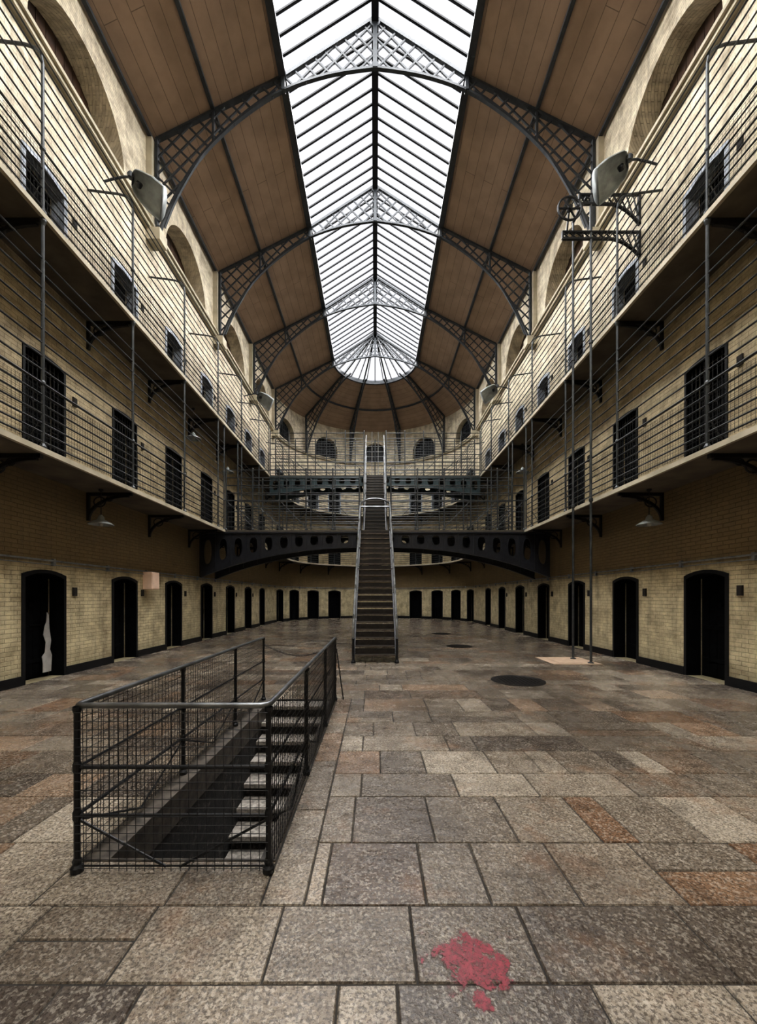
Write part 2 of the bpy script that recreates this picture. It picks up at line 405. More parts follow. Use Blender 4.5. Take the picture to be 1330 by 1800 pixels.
# ---------------------------------------------------------------- floor
HX0,HX1,HY0,HY1=-1.80,-.37,2.07,6.30
fix=[1.30,1.65,2.07,2.60,3.2,3.62,4.15,4.6,5.1,5.6,6.3]
rows=[-3.0]; y=-3.0
while y<.8: y+=random.choice([.40,.45,.5]); rows.append(y)
rows=[r for r in rows if r<1.1]+fix
y=6.3
while y<31.4: y+=random.choice([.38,.45,.5,.56]); rows.append(y)
g=G(); tones=[]
def slab(x0,x1,y0,y1,sp=True):
    if y0>YC and min(abs(x0),abs(x1))**2+(y0-YC)**2>(R+.1)**2 and x0*x1>0: return
    if sp and (y1-y0)>.4 and (x1-x0)>.5 and random.random()<.10 and y0<14:
        m=y0+(y1-y0)*random.choice([.4,.5,.6]); slab(x0,x1,y0,m,False); slab(x0,x1,m,y1,False); return
    gp=random.uniform(.0015,.0035)
    dz=random.uniform(-.0015,.0)
    a,b,c,d=x0+gp,x1-gp,y0+gp,y1-gp; bv=.005
    r=lambda:random.uniform(0,.004)
    vs=[(a,c,-.012),(b,c,-.012),(b,d,-.012),(a,d,-.012),(a+bv+r(),c+bv+r(),dz),(b-bv-r(),c+bv+r(),dz),(b-bv-r(),d-bv-r(),dz),(a+bv+r(),d-bv-r(),dz)]
    g.add(vs,[(4,5,6,7),(0,1,5,4),(1,2,6,5),(2,3,7,6),(3,0,4,7)])
    t=(random.random(),random.random(),random.random(),1); tones.extend([t]*20)
for y0,y1 in zip(rows,rows[1:]):
    x=-6.4-random.uniform(0,.8)
    cuts=[]
    while x<6.4:
        w=random.choice([.24,.34,.42,.48,.55,.65,.8] if y0<4 else [.3,.4,.5,.62,.75,.92,1.15]); cuts.append((x,min(x+w,6.42))); x+=w
    for a,b in cuts:
        a=max(a,-6.42)
        if b-a<.05: continue
        if y0<HY1-.01 and y1>HY0+.01:
            if b<=HX0 or a>=HX1: slab(a,b,y0,y1)
            else:
                if HX0-a>.05: slab(a,HX0,y0,y1)
                if b-HX1>.05: slab(HX1,b,y0,y1)
        else: slab(a,b,y0,y1)
KX0,KX1,KY0,KY1=-1.62,-.70,2.44,6.22
for a,b in ((HY0,3.0),(3.0,3.9),(3.9,4.7),(4.7,5.5),(5.5,HY1)):
    slab(KX1+.10,HX1,a,b,False)
slab(HX0,-1.1,HY0,KY0-.02,False); slab(-1.1,KX1+.10,HY0,KY0-.02,False)
g.mi=1
zb=-.0085
for x0,x1,y0,y1 in ((-6.45,KX0-.04,-6,31.3),(KX1+.04,6.45,-6,31.3),(KX0-.05,KX1+.05,-6,KY0-.03),(KX0-.05,KX1+.05,KY1+.03,31.3)):
    g.add([(x0,y0,zb),(x1,y0,zb),(x1,y1,zb),(x0,y1,zb)],[(0,1,2,3)]); tones.extend([(.3,.3,.3,1)]*4)
me=g.mesh('floor',[FLOOR,MORTAR])
ca=me.color_attributes.new('tone','FLOAT_COLOR','CORNER')
ca.data.foreach_set('color',[c for t in tones for c in t])
ob('floor',me,kind='structure',label='worn brown granite flagstone floor with dark joints')
def baseboard(name,u0,u1):
    g=G(); du=sorted(o[0] for o in ops if o[2]==0. and u0<=o[0]<=u1); a=u0
    for d in du:
        if d-DW-.05>a: band(g,a,d-DW-.05,-.03,0,0,.17)
        a=d+DW+.05
    band(g,a,u1,-.03,0,0,.17)
    ob(name,g.mesh(name,BLACKP),kind='structure',label='black painted skirting band')
baseboard('baseboard_left',0,L); baseboard('baseboard_end',L,L+ARC); baseboard('baseboard_right',L+ARC,UT)
g=G(); band(g,0,UT,-.14,0,11.93,12.03); band(g,0,UT,-.20,0,12.03,12.11)
ob('trim_1',g.mesh('cornice',SLABM),kind='structure',label='projecting cream cornice ledge below the arches')
TY=[11.3,15.9,20.4,24.8]
g=G()
for y in TY:
    for s in (-1,1):
        g.box(min(s*6.4,s*6.24),max(s*6.4,s*6.24),y-.17,y+.17,12.11,14.5)
        g.box(min(s*6.4,s*6.0),max(s*6.4,s*6.0),y-.2,y+.2,11.6,11.93)
ob('trim_2',g.mesh('pilasters',SLABM),kind='structure',label='cream wall pilasters and corbels under the trusses')
# ---------------------------------------------------------------- roof
up=lambda x:(14.5+(6.4-abs(x))*.5) if abs(x)>2.6 else 16.4+(2.6-abs(x))*.64
g=G(); uvs=[]
def rq(pts,uv): g.add(pts,[(0,1,2,3)]); uvs.extend(uv)
e=.06
for s in (-1,1):
    a,b=6.5,2.6; n=12
    for i in range(n):
        ya=Y0+(YC-Y0)*i/n; yb=Y0+(YC-Y0)*(i+1)/n
        rq([(s*a,ya,up(a)+e),(s*a,yb,up(a)+e),(s*b,yb,up(b)+e),(s*b,ya,up(b)+e)],[(0,ya),(0,yb),(4.3,yb),(4.3,ya)])
N=36
for i in range(N):
    a0=pi*i/N;a1=pi*(i+1)/N
    f=lambda r,a:(-r*math.cos(a),YC+r*math.sin(a),up(r)+e)
    rq([f(6.5,a0),f(6.5,a1),f(2.6,a1),f(2.6,a0)],[(0,a0*5),(0,a1*5),(4.3,a1*5),(4.3,a0*5)])
me=g.mesh('ceiling',ROOF); ul=me.uv_layers.new(name='UVMap')
for i,c in enumerate(uvs): ul.data[i].uv=c
ob('ceiling',me,kind='structure',label='sloping ceiling of brown boards with half dome end')
g=G()
for s in (-1,1):
    g.bar((s*4.58,Y0,up(4.58)-.0),(s*4.58,YC,up(4.58)-.0),.08,.10)
    g.bar((s*2.62,Y0,up(2.62)-.03),(s*2.62,YC,up(2.62)-.03),.10,.20)
    g.bar((s*6.3,Y0,up(6.3)-.02),(s*6.3,YC,up(6.3)-.02),.08,.1)
for rr,w,d in ((4.58,.08,.1),(2.62,.12,.24)):
    pts=[(-rr*math.cos(pi*i/24),YC+rr*math.sin(pi*i/24),up(rr)-.02) for i in range(25)]
    for p,q in zip(pts,pts[1:]): g.bar(p,q,w,d,(0,0,1))
ob('trim_3',g.mesh('purlins',IRONB),kind='structure',label='slate grey iron purlins under the boarded ceiling')
g=G(); y=Y0+.2
while y<YC-.1:
    for s in (-1,1): g.bar((s*2.6,y,up(2.6)+.08),(0,y,up(0)+.08),.038,.06)
    y+=.39
g.box(-.10,.10,Y0,YC,up(0)-.20,up(0)+.2)
for i in range(1,14):
    a=pi*i/14; g.bar((-2.6*math.cos(a),YC+2.6*math.sin(a),up(2.6)+.08),(0,YC,up(0)+.08),.05,.09,(0,0,1))
sk=ob('window_1',g.mesh('skylight_frame',IRONS),kind='structure',label='long ridged glass skylight with dark glazing bars')
g=G(); h=.14
for s in (-1,1): g.add([(s*2.62,Y0,up(2.6)+h),(s*2.62,YC,up(2.6)+h),(0,YC,up(0)+h),(0,Y0,up(0)+h)],[(0,1,2,3)])
vs=[(0,YC,up(0)+h)]+[(-2.62*math.cos(pi*i/14),YC+2.62*math.sin(pi*i/14),up(2.6)+h) for i in range(15)]
g.add(vs,[(0,i,i+1) for i in range(1,15)])
ob('glass',g.mesh('skylight_glass',GLASS),sk,label='clear white-sky glass panes')
# ---------------------------------------------------------------- trusses
tab=[(0,16.62),(1.3,16.42),(2.6,15.98),(3.7,15.28),(4.58,14.50),(5.1,13.88),(5.5,13.25),(5.85,12.6),(6.12,11.95)]
def lo(x):
    x=abs(x)
    if x>=tab[-1][0]: return tab[-1][1]
    for (a,za),(b,zb2) in zip(tab,tab[1:]):
        if x<=b: return za+(zb2-za)*(x-a)/(b-a)
def lattice(g,x0,x1,upf,lof,c,w,d,mk=lambda x,z:(x,0,z)):
    for sgn in (1,-1):
        cs=[i*c for i in range(int(4/c),int(26/c))]
        for cc in cs:
            run=None;x=x0
            while x<=x1+1e-6:
                z=cc-sgn*x
                ins=lof(x)<z<upf(x)
                if ins and run is None: run=x
                if (not ins or x+.03>x1) and run is not None:
                    if x-run>.06: g.bar(mk(run,cc-sgn*run),mk(x,cc-sgn*x),w,d)
                    run=None
                x+=.03
def smooth(t):
    out=[]
    for i in range(len(t)-1):
        p0=t[max(i-1,0)];p1=t[i];p2=t[i+1];p3=t[min(i+2,len(t)-1)]
        for k in range(4):
            s=k/4
            out.append(tuple(.5*((2*p1[j])+(-p0[j]+p2[j])*s+(2*p0[j]-5*p1[j]+4*p2[j]-p3[j])*s*s+(-p0[j]+3*p1[j]-3*p2[j]+p3[j])*s**3) for j in (0,1)))
    out.append(t[-1]); return out
half=smooth([(-a,b) for a,b in tab[::-1]]); full=half+[(-x,z) for x,z in half[::-1][1:]]
g=G()
for p,q in zip(full,full[1:]): g.bar((p[0],0,p[1]),(q[0],0,q[1]),.06,.09)
f2=[(x*.975,z+.14) for x,z in full if abs(x)>2.6]
for p,q in zip(f2,f2[1:]):
    if p[0]*q[0]>0: g.bar((p[0],0,p[1]),(q[0],0,q[1]),.03,.06)
for s in (-1,1):
    g.bar((s*6.18,0,11.95),(s*6.18,0,14.55),.07,.12)
    g.bar((s*6.2,0,up(6.2)-.04),(s*2.6,0,up(2.6)-.04),.06,.12)
    g.bar((s*2.6,0,up(2.6)-.04),(0,0,up(0)-.04),.08,.10)
    g.bar((s*2.6,0,15.95),(s*2.6,0,16.42),.1,.14)
    g.bar((s*4.58,0,14.5),(s*4.58,0,15.4),.06,.10)
g.bar((0,0,16.6),(0,0,18.1),.12,.12)
g.lathe([(0,-.06),(.15,-.06),(.15,.06),(0,.06)],14,(0,0,17.88),'y')
g.lathe([(0,-.05),(.10,-.05),(.10,.05),(0,.05)],14,(0,0,16.68),'y')
ch=g.mesh('truss_chords',IRONB)
g=G(); lattice(g,-6.16,-2.6,lambda x:up(x)-.06,lambda x:lo(x)+.02,.46,.04,.04)
lattice(g,2.6,6.16,lambda x:up(x)-.06,lambda x:lo(x)+.02,.46,.04,.04)
lattice(g,-2.6,2.6,lambda x:up(x)-.06,lambda x:lo(x)+.02,.46,.042,.04)
la=g.mesh('truss_lattice',IRONB)
tr=ob('roof_truss',ch,loc=(0,TY[0],0),label='slate grey arched iron lattice roof truss with pointed crown',cat='roof truss',group='iron roof trusses'); ob('lattice',la,tr)
for y in TY[1:]: dup(tr,(0,y,0))
g=G()
hp=[(x,z) for x,z in half if x<=-1.9]
for p,q in zip(hp,hp[1:]): g.bar((p[0],0,p[1]),(q[0],0,q[1]),.06,.10)
g.bar((-6.18,0,11.95),(-6.18,0,14.55),.07,.12); g.bar((-6.2,0,up(6.2)-.04),(-2.6,0,up(2.6)-.04),.06,.12); g.bar((-2.6,0,up(2.6)-.04),(-.2,0,up(0)-.16),.07,.10)
rb=g.mesh('rib_chords',IRONB)
g=G(); lattice(g,-6.16,-2.6,lambda x:up(x)-.06,lambda x:lo(x)+.02,.46,.04,.04); rl=g.mesh('rib_lattice',IRONB)
r0=None
for d in (-53,-18,18,53):
    th=math.radians(-90-d)
    if r0 is None:
        r0=ob('dome_rib',rb,loc=(0,YC,0),rz=th,label='slate grey curved iron lattice rib of the half dome',cat='roof rib',group='iron dome ribs'); ob('lattice',rl,r0)
    else: dup(r0,(0,YC,0),th)
# ---------------------------------------------------------------- galleries
BW=1.05
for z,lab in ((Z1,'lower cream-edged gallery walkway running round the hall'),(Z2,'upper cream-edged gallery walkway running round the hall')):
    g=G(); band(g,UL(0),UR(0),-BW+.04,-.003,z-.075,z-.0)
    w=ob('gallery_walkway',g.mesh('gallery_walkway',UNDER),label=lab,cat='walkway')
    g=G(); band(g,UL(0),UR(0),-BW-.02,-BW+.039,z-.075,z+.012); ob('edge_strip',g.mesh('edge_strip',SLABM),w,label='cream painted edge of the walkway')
g=G(); g.box(-.03,.03,-1.0,-.004,-.07,0); g.box(-.03,.03,-.06,-.004,-.62,0)
pts=[(0,-.03-.9*(1-math.cos(t*pi/16)),-.60+.53*math.sin(t*pi/16)) for t in range(9)]
for p,q in zip(pts,pts[1:]): g.bar(p,q,.06,.05,(1,0,0))
g.tube([(0,-.28+.13*math.cos(2*pi*i/12),-.2+.11*math.sin(2*pi*i/12)) for i in range(12)],.015,5,True)
g.tube([(0,-.5+.07*math.cos(2*pi*i/10),-.13+.055*math.sin(2*pi*i/10)) for i in range(10)],.012,5,True)
bk=g.mesh('bracket',IRON)
py=[6.45+2.4*k for k in range(8)]
pu_s=[UL(v) for v in py]; arc_u=[L+ARC*(i+.5)/8 for i in range(8)]; pu_r=[UR(v) for v in py]
for z in (Z1,Z2):
    for u in pu_s+arc_u+pu_r:
        x,y=P(u)
        o=ob('gallery_bracket',bk,loc=(x,y,z-.078),rz=TH(u),label='curved black iron bracket under the gallery walkway',cat='bracket',group='gallery brackets')
def post1():
    g=G(); H=Z2-.08-Z1
    g.tube([(0,0,.016),(0,0,H)],.026,8); g.lathe([(0,.016),(.055,.016),(.055,.04),(.035,.07),(.026,.09)],10); 
    g.lathe([(.026,1.02),(.042,1.05),(.042,1.08),(.026,1.11)],10); g.lathe([(.026,H-.1),(.05,H-.03),(.05,H)],10)
    g.tube([(0,0,.55),(0,.32,.02)],.009,5)
    return g.mesh('post',RAILM)
def post2():
    g=G(); g.tube([(0,0,.016),(0,0,2.45),(0,.03,2.6),(0,.12,2.7),(0,.3,2.76),(0,1.0,2.85)],.024,8)
    g.lathe([(0,.016),(.055,.016),(.055,.04),(.035,.07),(.026,.09)],10); g.lathe([(.026,1.02),(.042,1.05),(.042,1.08),(.026,1.11)],10)
    g.tube([(0,0,.55),(0,.32,.02)],.009,5)
    return g.mesh('post',RAILM)
PM=[post1(),post2()]
OFFR=-BW+.03
rz1=[.12,.27,.42,.57,.72,.88,1.06,1.28,1.50,1.72,1.94,2.16,2.38,2.60,2.84,3.08]
rz2=[.12,.27,.42,.57,.72,.88,1.06,1.26,1.46,1.66,1.86,2.06,2.26,2.44,2.60]
def wires(g,u0,u1,z,zs):
    us=steps(u0,u1)
    for h in zs:
        g.tube([(*P(u,OFFR),z+h) for u in us],.021 if abs(h-1.06)<.01 else .0145,6)
def meshpanel(u0,u1,z,name='wire_mesh'):
    g=G(); us=steps(u0,u1); h=.07
    while h<.98:
        g.tube([(*P(u,OFFR-.016),z+h) for u in us],.0026,3); h+=.065
    u=u0
    while u<u1:
        x,y=P(u,OFFR-.016); g.tube([(x,y,z+.05),(x,y,z+.98)],.0026,3); u+=.065
    return g.mesh(name,IRON)
def railing(segs,z,zs,posts,pm,mesh):
    g=G()
    for a,b in segs: wires(g,a,b,z,zs)
    r=ob('gallery_railing',g.mesh('railing_wires',RAILM),label='tall grey iron gallery railing with many horizontal rods',cat='railing',group='gallery railings')
    for u in posts:
        if any(a-.05<=u<=b+.05 for a,b in segs):
            x,y=P(u,OFFR); ob('post',pm,r,(x,y,z),TH(u))
    if mesh:
        for a,b in segs: ob('wire_mesh',meshpanel(a,b,z),r)
    return r
B1a,B1b=14.2,15.6; B2a,B2b=20.2,21.4
railing([(UL(1),UL(B1a)),(UL(B1b),L)],Z1,rz1,pu_s+[UL(B1a),UL(B1b)],PM[0],True)
railing([(L,L+ARC)],Z1,rz1,arc_u,PM[0],False)
railing([(L+ARC,UR(B1b)),(UR(B1a),UR(1))],Z1,rz1,pu_r+[UR(B1a),UR(B1b)],PM[0],True)
railing([(UL(1),UL(B2a)),(UL(B2b),L)],Z2,rz2,pu_s+[UL(B2a)],PM[1],True)
railing([(L,L+ARC)],Z2,rz2,arc_u,PM[1],False)
railing([(L+ARC,UR(B2b)),(UR(B2a),UR(1))],Z2,rz2,pu_r+[UR(B2a)],PM[1],True)
# ---------------------------------------------------------------- bridges
def girder(span,hf,n,t=.05,fl=.14):
    g=G(); K=24; w=2*span/n
    def mp(x,tt): b=-hf(x); return x,b+tt*(-b)
    for i in range(n):
        x0=-span+i*w
        out=[];inn=[]
        for k in range(K):
            a=2*pi*k/K; c,s_=math.cos(a),math.sin(a); m=1/max(abs(c),abs(s_))
            out.append(mp(x0+w*(.5+.5*c*m),.5+.5*s_*m))
            sx=math.copysign(abs(c)**.8,c);sy=math.copysign(abs(s_)**.8,s_)
            inn.append(mp(x0+w*(.5+.27*sx),.52+.30*sy))
        vs=[(x,0,z) for x,z in out]+[(x,0,z) for x,z in inn]+[(x,t,z) for x,z in out]+[(x,t,z) for x,z in inn]
        fs=[]
        for k in range(K):
            j=(k+1)%K
            fs+=[(k,j,K+j,K+k),(2*K+j,2*K+k,3*K+k,3*K+j),(K+k,K+j,3*K+j,3*K+k)]
        g.add(vs,fs)
        g.tube([(x,-.008,z) for x,z in inn],.014,5,True)
        g.bar((x0,-.015,-hf(x0)),(x0,-.015,0),.03,.04)
    g.box(-span,span,-fl/2,t+fl/2-.05,-.045,0)
    xs=[-span+2*span*i/48 for i in range(49)]
    for a,b in zip(xs,xs[1:]): g.bar((a,t/2,-hf(a)-.02),(b,t/2,-hf(b)-.02),.05,fl)
    return g
def bridge(name,ya,yb,z,span,hf,n,mat,label):
    g=G(); g.box(-span+.0,span-.0,ya+.02,yb-.02,z-.06,z)
    br=ob(name,g.mesh('deck',DECK),label=label,cat='footbridge')
    gm=girder(span+ (.9 if n>20 else .0),hf,n).mesh('girder',mat)
    ob('girder',gm,br,(0,ya+.0,z-.08)); ob('girder',gm,br,(0,yb-.05,z-.08))
    return br
bd1=bridge('iron_footbridge',B1a,B1b,Z1,5.33,lambda x:.50+1.10*(abs(x)/6.3)**2.4,23,IRONG,'dark iron footbridge with oval-pierced arched girders and stair opening')
bd2=bridge('iron_footbridge',B2a,B2b,Z2,5.33,lambda x:.42+.5*(abs(x)/5.3)**2.2,19,TEAL,'teal iron footbridge with oval-pierced girders at the upper gallery')
g=G(); zz=4.0+1.44; yh=B1b-.04; ww=.575
g.tube([(-ww,yh,4.0),(-ww,yh,zz-.24)]+[(-ww*math.cos(pi*i/14),yh,zz-.24+.26*math.sin(pi*i/14)) for i in range(1,14)]+[(ww,yh,zz-.24),(ww,yh,4.0)],.036,8)
g.tube([(-ww*.96,yh,zz-.30),(ww*.96,yh,zz-.30)],.034,6)
ob('stair_hoop',g.mesh('stair_hoop',STEEL2),bd1)
def bridge_rail(y,z,zs,H,gap):
    g=G(); 
    for s in (-1,1):
        for h in zs: g.tube([(s*gap,y,z+h),(s*5.33,y,z+h)],.022 if abs(h-1.06)<.01 else .016,6)
        for k in range(5):
            x0=gap+(5.33-gap)*k/5; x1=gap+(5.33-gap)*(k+1)/5
            g.tube([(s*x0,y,z+.12),(s*x1,y,z+1.06)],.010,4)
    r=ob('bridge_railing',g.mesh('bridge_rods',RAILM),label='grey iron rod railing along the footbridge',cat='railing',group='bridge railings')
    g=G(); g.tube([(0,0,0),(0,0,H)],.027,7); g.lathe([(0,0),(.05,0),(.05,.03),(.02,.08)],10); g.lathe([(.02,H-.02),(.035,H),(.0,H+.04)],10); pm=g.mesh('post',RAILM)
    for s in (-1,1):
        for k in range(6): ob('post',pm,r,(s*(gap+(5.33-gap)*k/5),y,z))
zsb=[.12,.30,.48,.66,.86,1.06,1.33,1.6,1.88,2.15]
bridge_rail(B1a+.05,Z1,zsb,2.2,.56); bridge_rail(B1b-.05,Z1,zsb,2.2,.62)
bridge_rail(B2a+.05,Z2,zsb,2.25,.56); bridge_rail(B2b-.05,Z2,zsb,2.25,.0)
# ---------------------------------------------------------------- staircases
def stair(y0,y1,z0,z1,n,label,foot):
    run=(y1-y0);rise=z1-z0; W=.5 if foot else .42; sl=rise/run
    g=G()
    for s in (-1,1):
        x=s*(W+.03)
        vs=[(x-.02,y0-.02,z0),(x-.02,y0+.28,z0),(x-.02,y1-.0,z1-.30),(x-.02,y1-.0,z1),(x-.02,y1-.1,z1),(x-.02,y0-.02,z0+.16)]
        vs2=[(a+.04,b,c) for a,b,c in vs]
        g.add(vs+vs2,[(0,1,2,3,4,5),(11,10,9,8,7,6)]+[(i,i+6,(i+1)%6+6,(i+1)%6) for i in range(6)])
        g.bar((x,y0-.02,z0+.17),(x,y1-.08,z1+.02),.03,.07,(1,0,0))
    root=ob('iron_staircase',g.mesh('stringers',IRON),label=label,cat='staircase',group='central iron stair flights')
    HR=STEEL if foot else STEEL2
    g=G(); dr=run/n; g.box(-W,W,0.02,dr+.03,-.03,0)
    g.box(-W,W,dr+.0,dr+.012,0.0,rise/n-.06)
    for k in range(9): g.lathe([(.0,-.006),(.022,-.006),(.022,0)],8,(-.4+.1*k,dr,.07),'y')
    g.mi=1; g.box(-W,W,-.012,.02,-.03,.004)
    tm=g.mesh('step',[TREAD,NOSE] if foot else [TREAD2,NOSE2])
    for i in range(n-1): ob('step',tm,root,(0,y0+.02+dr*i,z0+rise*(i+1)/n))
    for s in (-1,1):
        x=s*(W+.03); g=G()
        hp=[(x,y0-.02,z0+.55),(x,y0-.03,z0+.85),(x,y0+.03,z0+.98),(x,y0+.18,z0+1.14)]
        hp+=[(x,y0+.18+(run-.3)*k/6,z0+1.14+(run-.3)*sl*k/6) for k in range(1,7)]
        zt=hp[-1][2]; hp+=[(x,y1+.02,zt+.12)]
        g.tube(hp,.028,8); ob('handrail',g.mesh('handrail',HR),root,label='polished worn steel handrail')
        g=G(); g.tube([(x,y0+.1,z0+.62),(x,y1-.1,z0+.62+(run-.2)*sl)],.012,6); ob('mid_rail',g.mesh('mid_rail',HR),root)
        if not foot:
            for dz in (1.5,2.0):
                g=G(); g.tube([(x,y0,z0+1.1),(x,y0+.25,z0+dz+.2),(x,y1,z0+dz+run*sl),(x,y1+.03,z1+.9)],.022,6); ob('upper_rail',g.mesh('upper_rail',HR),root)
            g=G(); g.tube([(x*.35,y1,z1),(x*.35,y1,z1+2.2)],.022,6); ob('gate_bar',g.mesh('gate_bar',STEEL),root)
    g=G(); g.tube([(0,0,0),(0,0,.98)],.018,6); g.lathe([(.03,0),(.045,.03),(.02,.07)],8); bm=g.mesh('baluster',HR)
    for s in (-1,1):
        for k in range(6):
            yy=y0+.1+(run-.25)*k/5; ob('baluster',bm,root,(s*(W+.03),yy,z0+(yy-y0)*sl+.12))
    if foot:
        for s in (-1,1):
            g=G(); g.lathe([(0,0),(.055,0),(.055,.04),(.035,.08),(.03,.55),(.04,.6),(.0,.64)],10); ob('newel',g.mesh('newel',IRON),root,(s*(W+.03),y0-.06,z0))
    return root
stair(9.74,B1a-.02,0,Z1,21,'long open iron staircase with polished handrails rising from floor',True)
stair(B1b+.0,B2a-.02,Z1,Z2,20,'second iron stair flight rising to the upper footbridge',False)
# ---------------------------------------------------------------- stairwell to basement
g=G(); zt=.001
g.box(HX0+.004,KX0,KY0-.02,HY1-.004,-.25,zt); g.box(KX1,KX1+.095,KY0-.02,HY1-.004,-.25,zt); g.box(KX0,KX1,KY0-.019,KY0,-.25,zt)
ob('stairwell_kerb',g.mesh('stairwell_kerb',KERB),label='worn stone kerb edging the basement stairwell',cat='kerb')
g=G()
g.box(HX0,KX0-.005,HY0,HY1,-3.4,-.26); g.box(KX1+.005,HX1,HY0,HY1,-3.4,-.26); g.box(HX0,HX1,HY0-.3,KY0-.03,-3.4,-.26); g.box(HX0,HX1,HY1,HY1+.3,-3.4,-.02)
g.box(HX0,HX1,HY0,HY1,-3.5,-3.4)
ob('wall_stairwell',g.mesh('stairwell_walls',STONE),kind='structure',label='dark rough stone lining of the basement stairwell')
g=G(); g.box(KX0+.004,KX1-.004,0,.30,-.05,0); g.mi=1; g.box(KX0+.004,KX1-.004,.05,.26,-.22,-.05); sm=g.mesh('stone_step',[STEPS,STONE])
n=14
g=G(); g.bar((KX0+.06,2.6,-3.4),(KX0+.06,6.2,-.3),.1,.2,(1,0,0)); g.bar((KX1-.06,2.6,-3.4),(KX1-.06,6.2,-.3),.1,.2,(1,0,0))
root=ob('basement_staircase',g.mesh('stringer',STONE),label='worn stone steps descending to the basement inside railing',cat='staircase')
for i in range(n): ob('step',sm,root,(0,6.22-.30-.255*i,-.02-.17*i))
RX0,RX1,RY0,RY1=-1.735,-.62,2.31,6.2; TZ=.973
g=G()
g.tube([(RX0,RY1,TZ),(RX0,RY0+.04,TZ),(RX0+.01,RY0+.01,TZ),(RX0+.05,RY0,TZ),(RX1-.05,RY0,TZ),(RX1-.01,RY0+.01,TZ),(RX1,RY0+.04,TZ),(RX1,RY1,TZ)],.017,10)
rr=ob('stairwell_railing',g.mesh('top_rail',STEEL2,True),label='waist-high iron railing with wire mesh round the basement stairwell',cat='railing')
g=G(); g.tube([(0,0,0),(0,0,TZ-.02)],.017,8); g.lathe([(0,0),(.033,0),(.035,.03),(.022,.045),(.026,.065),(.017,.085)],12)
for z in (.33,.61): g.lathe([(.017,z-.035),(.023,z-.02),(.023,z+.02),(.017,z+.035)],10)
g.lathe([(.017,TZ-.05),(.024,TZ-.03),(.024,TZ-.01)],10)
pm=g.mesh('stair_post',IRON)
for x,y in ((RX0,RY0+.01),(RX1,RY0+.01),(RX0,3.6),(RX1,3.6),(RX0,4.95),(RX1,4.95),(RX0,RY1),(RX1,RY1)): ob('post',pm,rr,(x,y,zt))
for z in (.33,.61):
    g=G(); g.tube([(RX0,RY0+.01,z),(RX1,RY0+.01,z)],.011,7); ob('mid_rail',g.mesh('mid_rail',IRON),rr)
    for x in (RX0,RX1):
        g=G(); g.tube([(x,RY0,z),(x,RY1,z)],.009,6); ob('mid_rail',g.mesh('mid_rail',IRON),rr)
g=G(); xm=(RX0+RX1)/2
for s,xe in ((-1,RX0),(1,RX1)): g.tube([(xe,RY0+.012,.31),(xm+s*.04,RY0+.012,.03)],.008,6)
g.tube([(RX0,RY0+.012,.035),(RX1,RY0+.012,.035)],.006,5)
ob('brace',g.mesh('brace',IRON),rr)
for x in (RX0,RX1):
    g=G()
    for a,b in ((RY0,3.6),(3.6,4.95),(4.95,RY1)): g.tube([(x,a,.31),(x,(a+b)/2,.04),(x,b,.31)],.008,5)
    ob('brace',g.mesh('brace',IRON),rr)
g=G(); g.tube([(RX1+.02,RY1+.0,.8),(RX1+.13,RY1-.05,.02)],.01,6); ob('prop_rod',g.mesh('prop_rod',IRON),rr)
def wm(a,b):
    g=G(); a=Vector(a);b=Vector(b); Ld=(b-a).length; n=int(Ld/.05)
    d=(b-a).normalized()
    for i in range(1,n):
        p=a+d*Ld*i/n; ph=random.uniform(-.005,.005)
        g.tube([(p.x+d.x*ph,p.y+d.y*ph,.02),(p.x,p.y,.5),(p.x-d.x*ph,p.y-d.y*ph,TZ-.02)],.0024,4)
    m=int((TZ-.05)/.05)
    for i in range(m+1):
        z=.035+.05*i
        g.tube([(a.x,a.y,z),((a.x+b.x)/2,(a.y+b.y)/2,z+random.uniform(-.005,.005)),(b.x,b.y,z)],.0024,4)
    return g.mesh('wire_mesh',IRON)
for a,b in (((RX0,RY0-.012,0),(RX1,RY0-.012,0)),((RX0-.012,RY0,0),(RX0-.012,RY1,0)),((RX1+.012,RY0,0),(RX1+.012,RY1,0))):
    ob('wire_mesh',wm(a,b),rr)
g=G(); nl=46
cp=[(RX0+(RX1-RX0)*i/nl,RY1+.02,.86-.17*math.sin(pi*i/nl)) for i in range(nl+1)]
for i in range(nl):
    a=Vector(cp[i]);b=Vector(cp[i+1]);c=(a+b)/2;d=(b-a).normalized(); w=Vector((0,1,0)) if i%2 else d.cross(Vector((0,1,0)))
    g.tube([c+d*.018*math.cos(2*pi*k/8)+w*.009*math.sin(2*pi*k/8) for k in range(8)],.0045,4,True)
ob('chain',g.mesh('chain',CHAINM),label='rusty iron chain hung across the stair entrance',cat='chain')
# ---------------------------------------------------------------- floor items
def manhole(x,y,r,lab):
    g=G(); g.lathe([(0,.004),(r*.88,.004),(r*.89,.008),(r,.008),(r,.001)],40)
    for i in range(-5,6):
        for j in range(-5,6):
            if (i*i+j*j)<27: g.box(i*r*.15-.02*r/.5,i*r*.15+.02*r/.5,j*r*.15-.02*r/.5,j*r*.15+.02*r/.5,.004,.009)
    ob('manhole_cover',g.mesh('manhole_cover',MANH),loc=(x,y,0),label=lab,cat='manhole cover',group='manhole covers')
manhole(2.74,7.65,.50,'large round dark iron manhole cover in the flagstones'); manhole(2.75,13.0,.42,'round dark iron manhole cover farther along the floor'); manhole(2.9,17.5,.42,'round dark iron manhole cover farther along the floor')
g=G(); n=64; pts=[(.28*math.cos(2*pi*i/n),.28*math.sin(2*pi*i/n)) for i in range(n)]
g.add([(0,0,.0025)]+[(x,y,.0025) for x,y in pts],[(0,i+1,(i+1)%n+1) for i in range(n)])
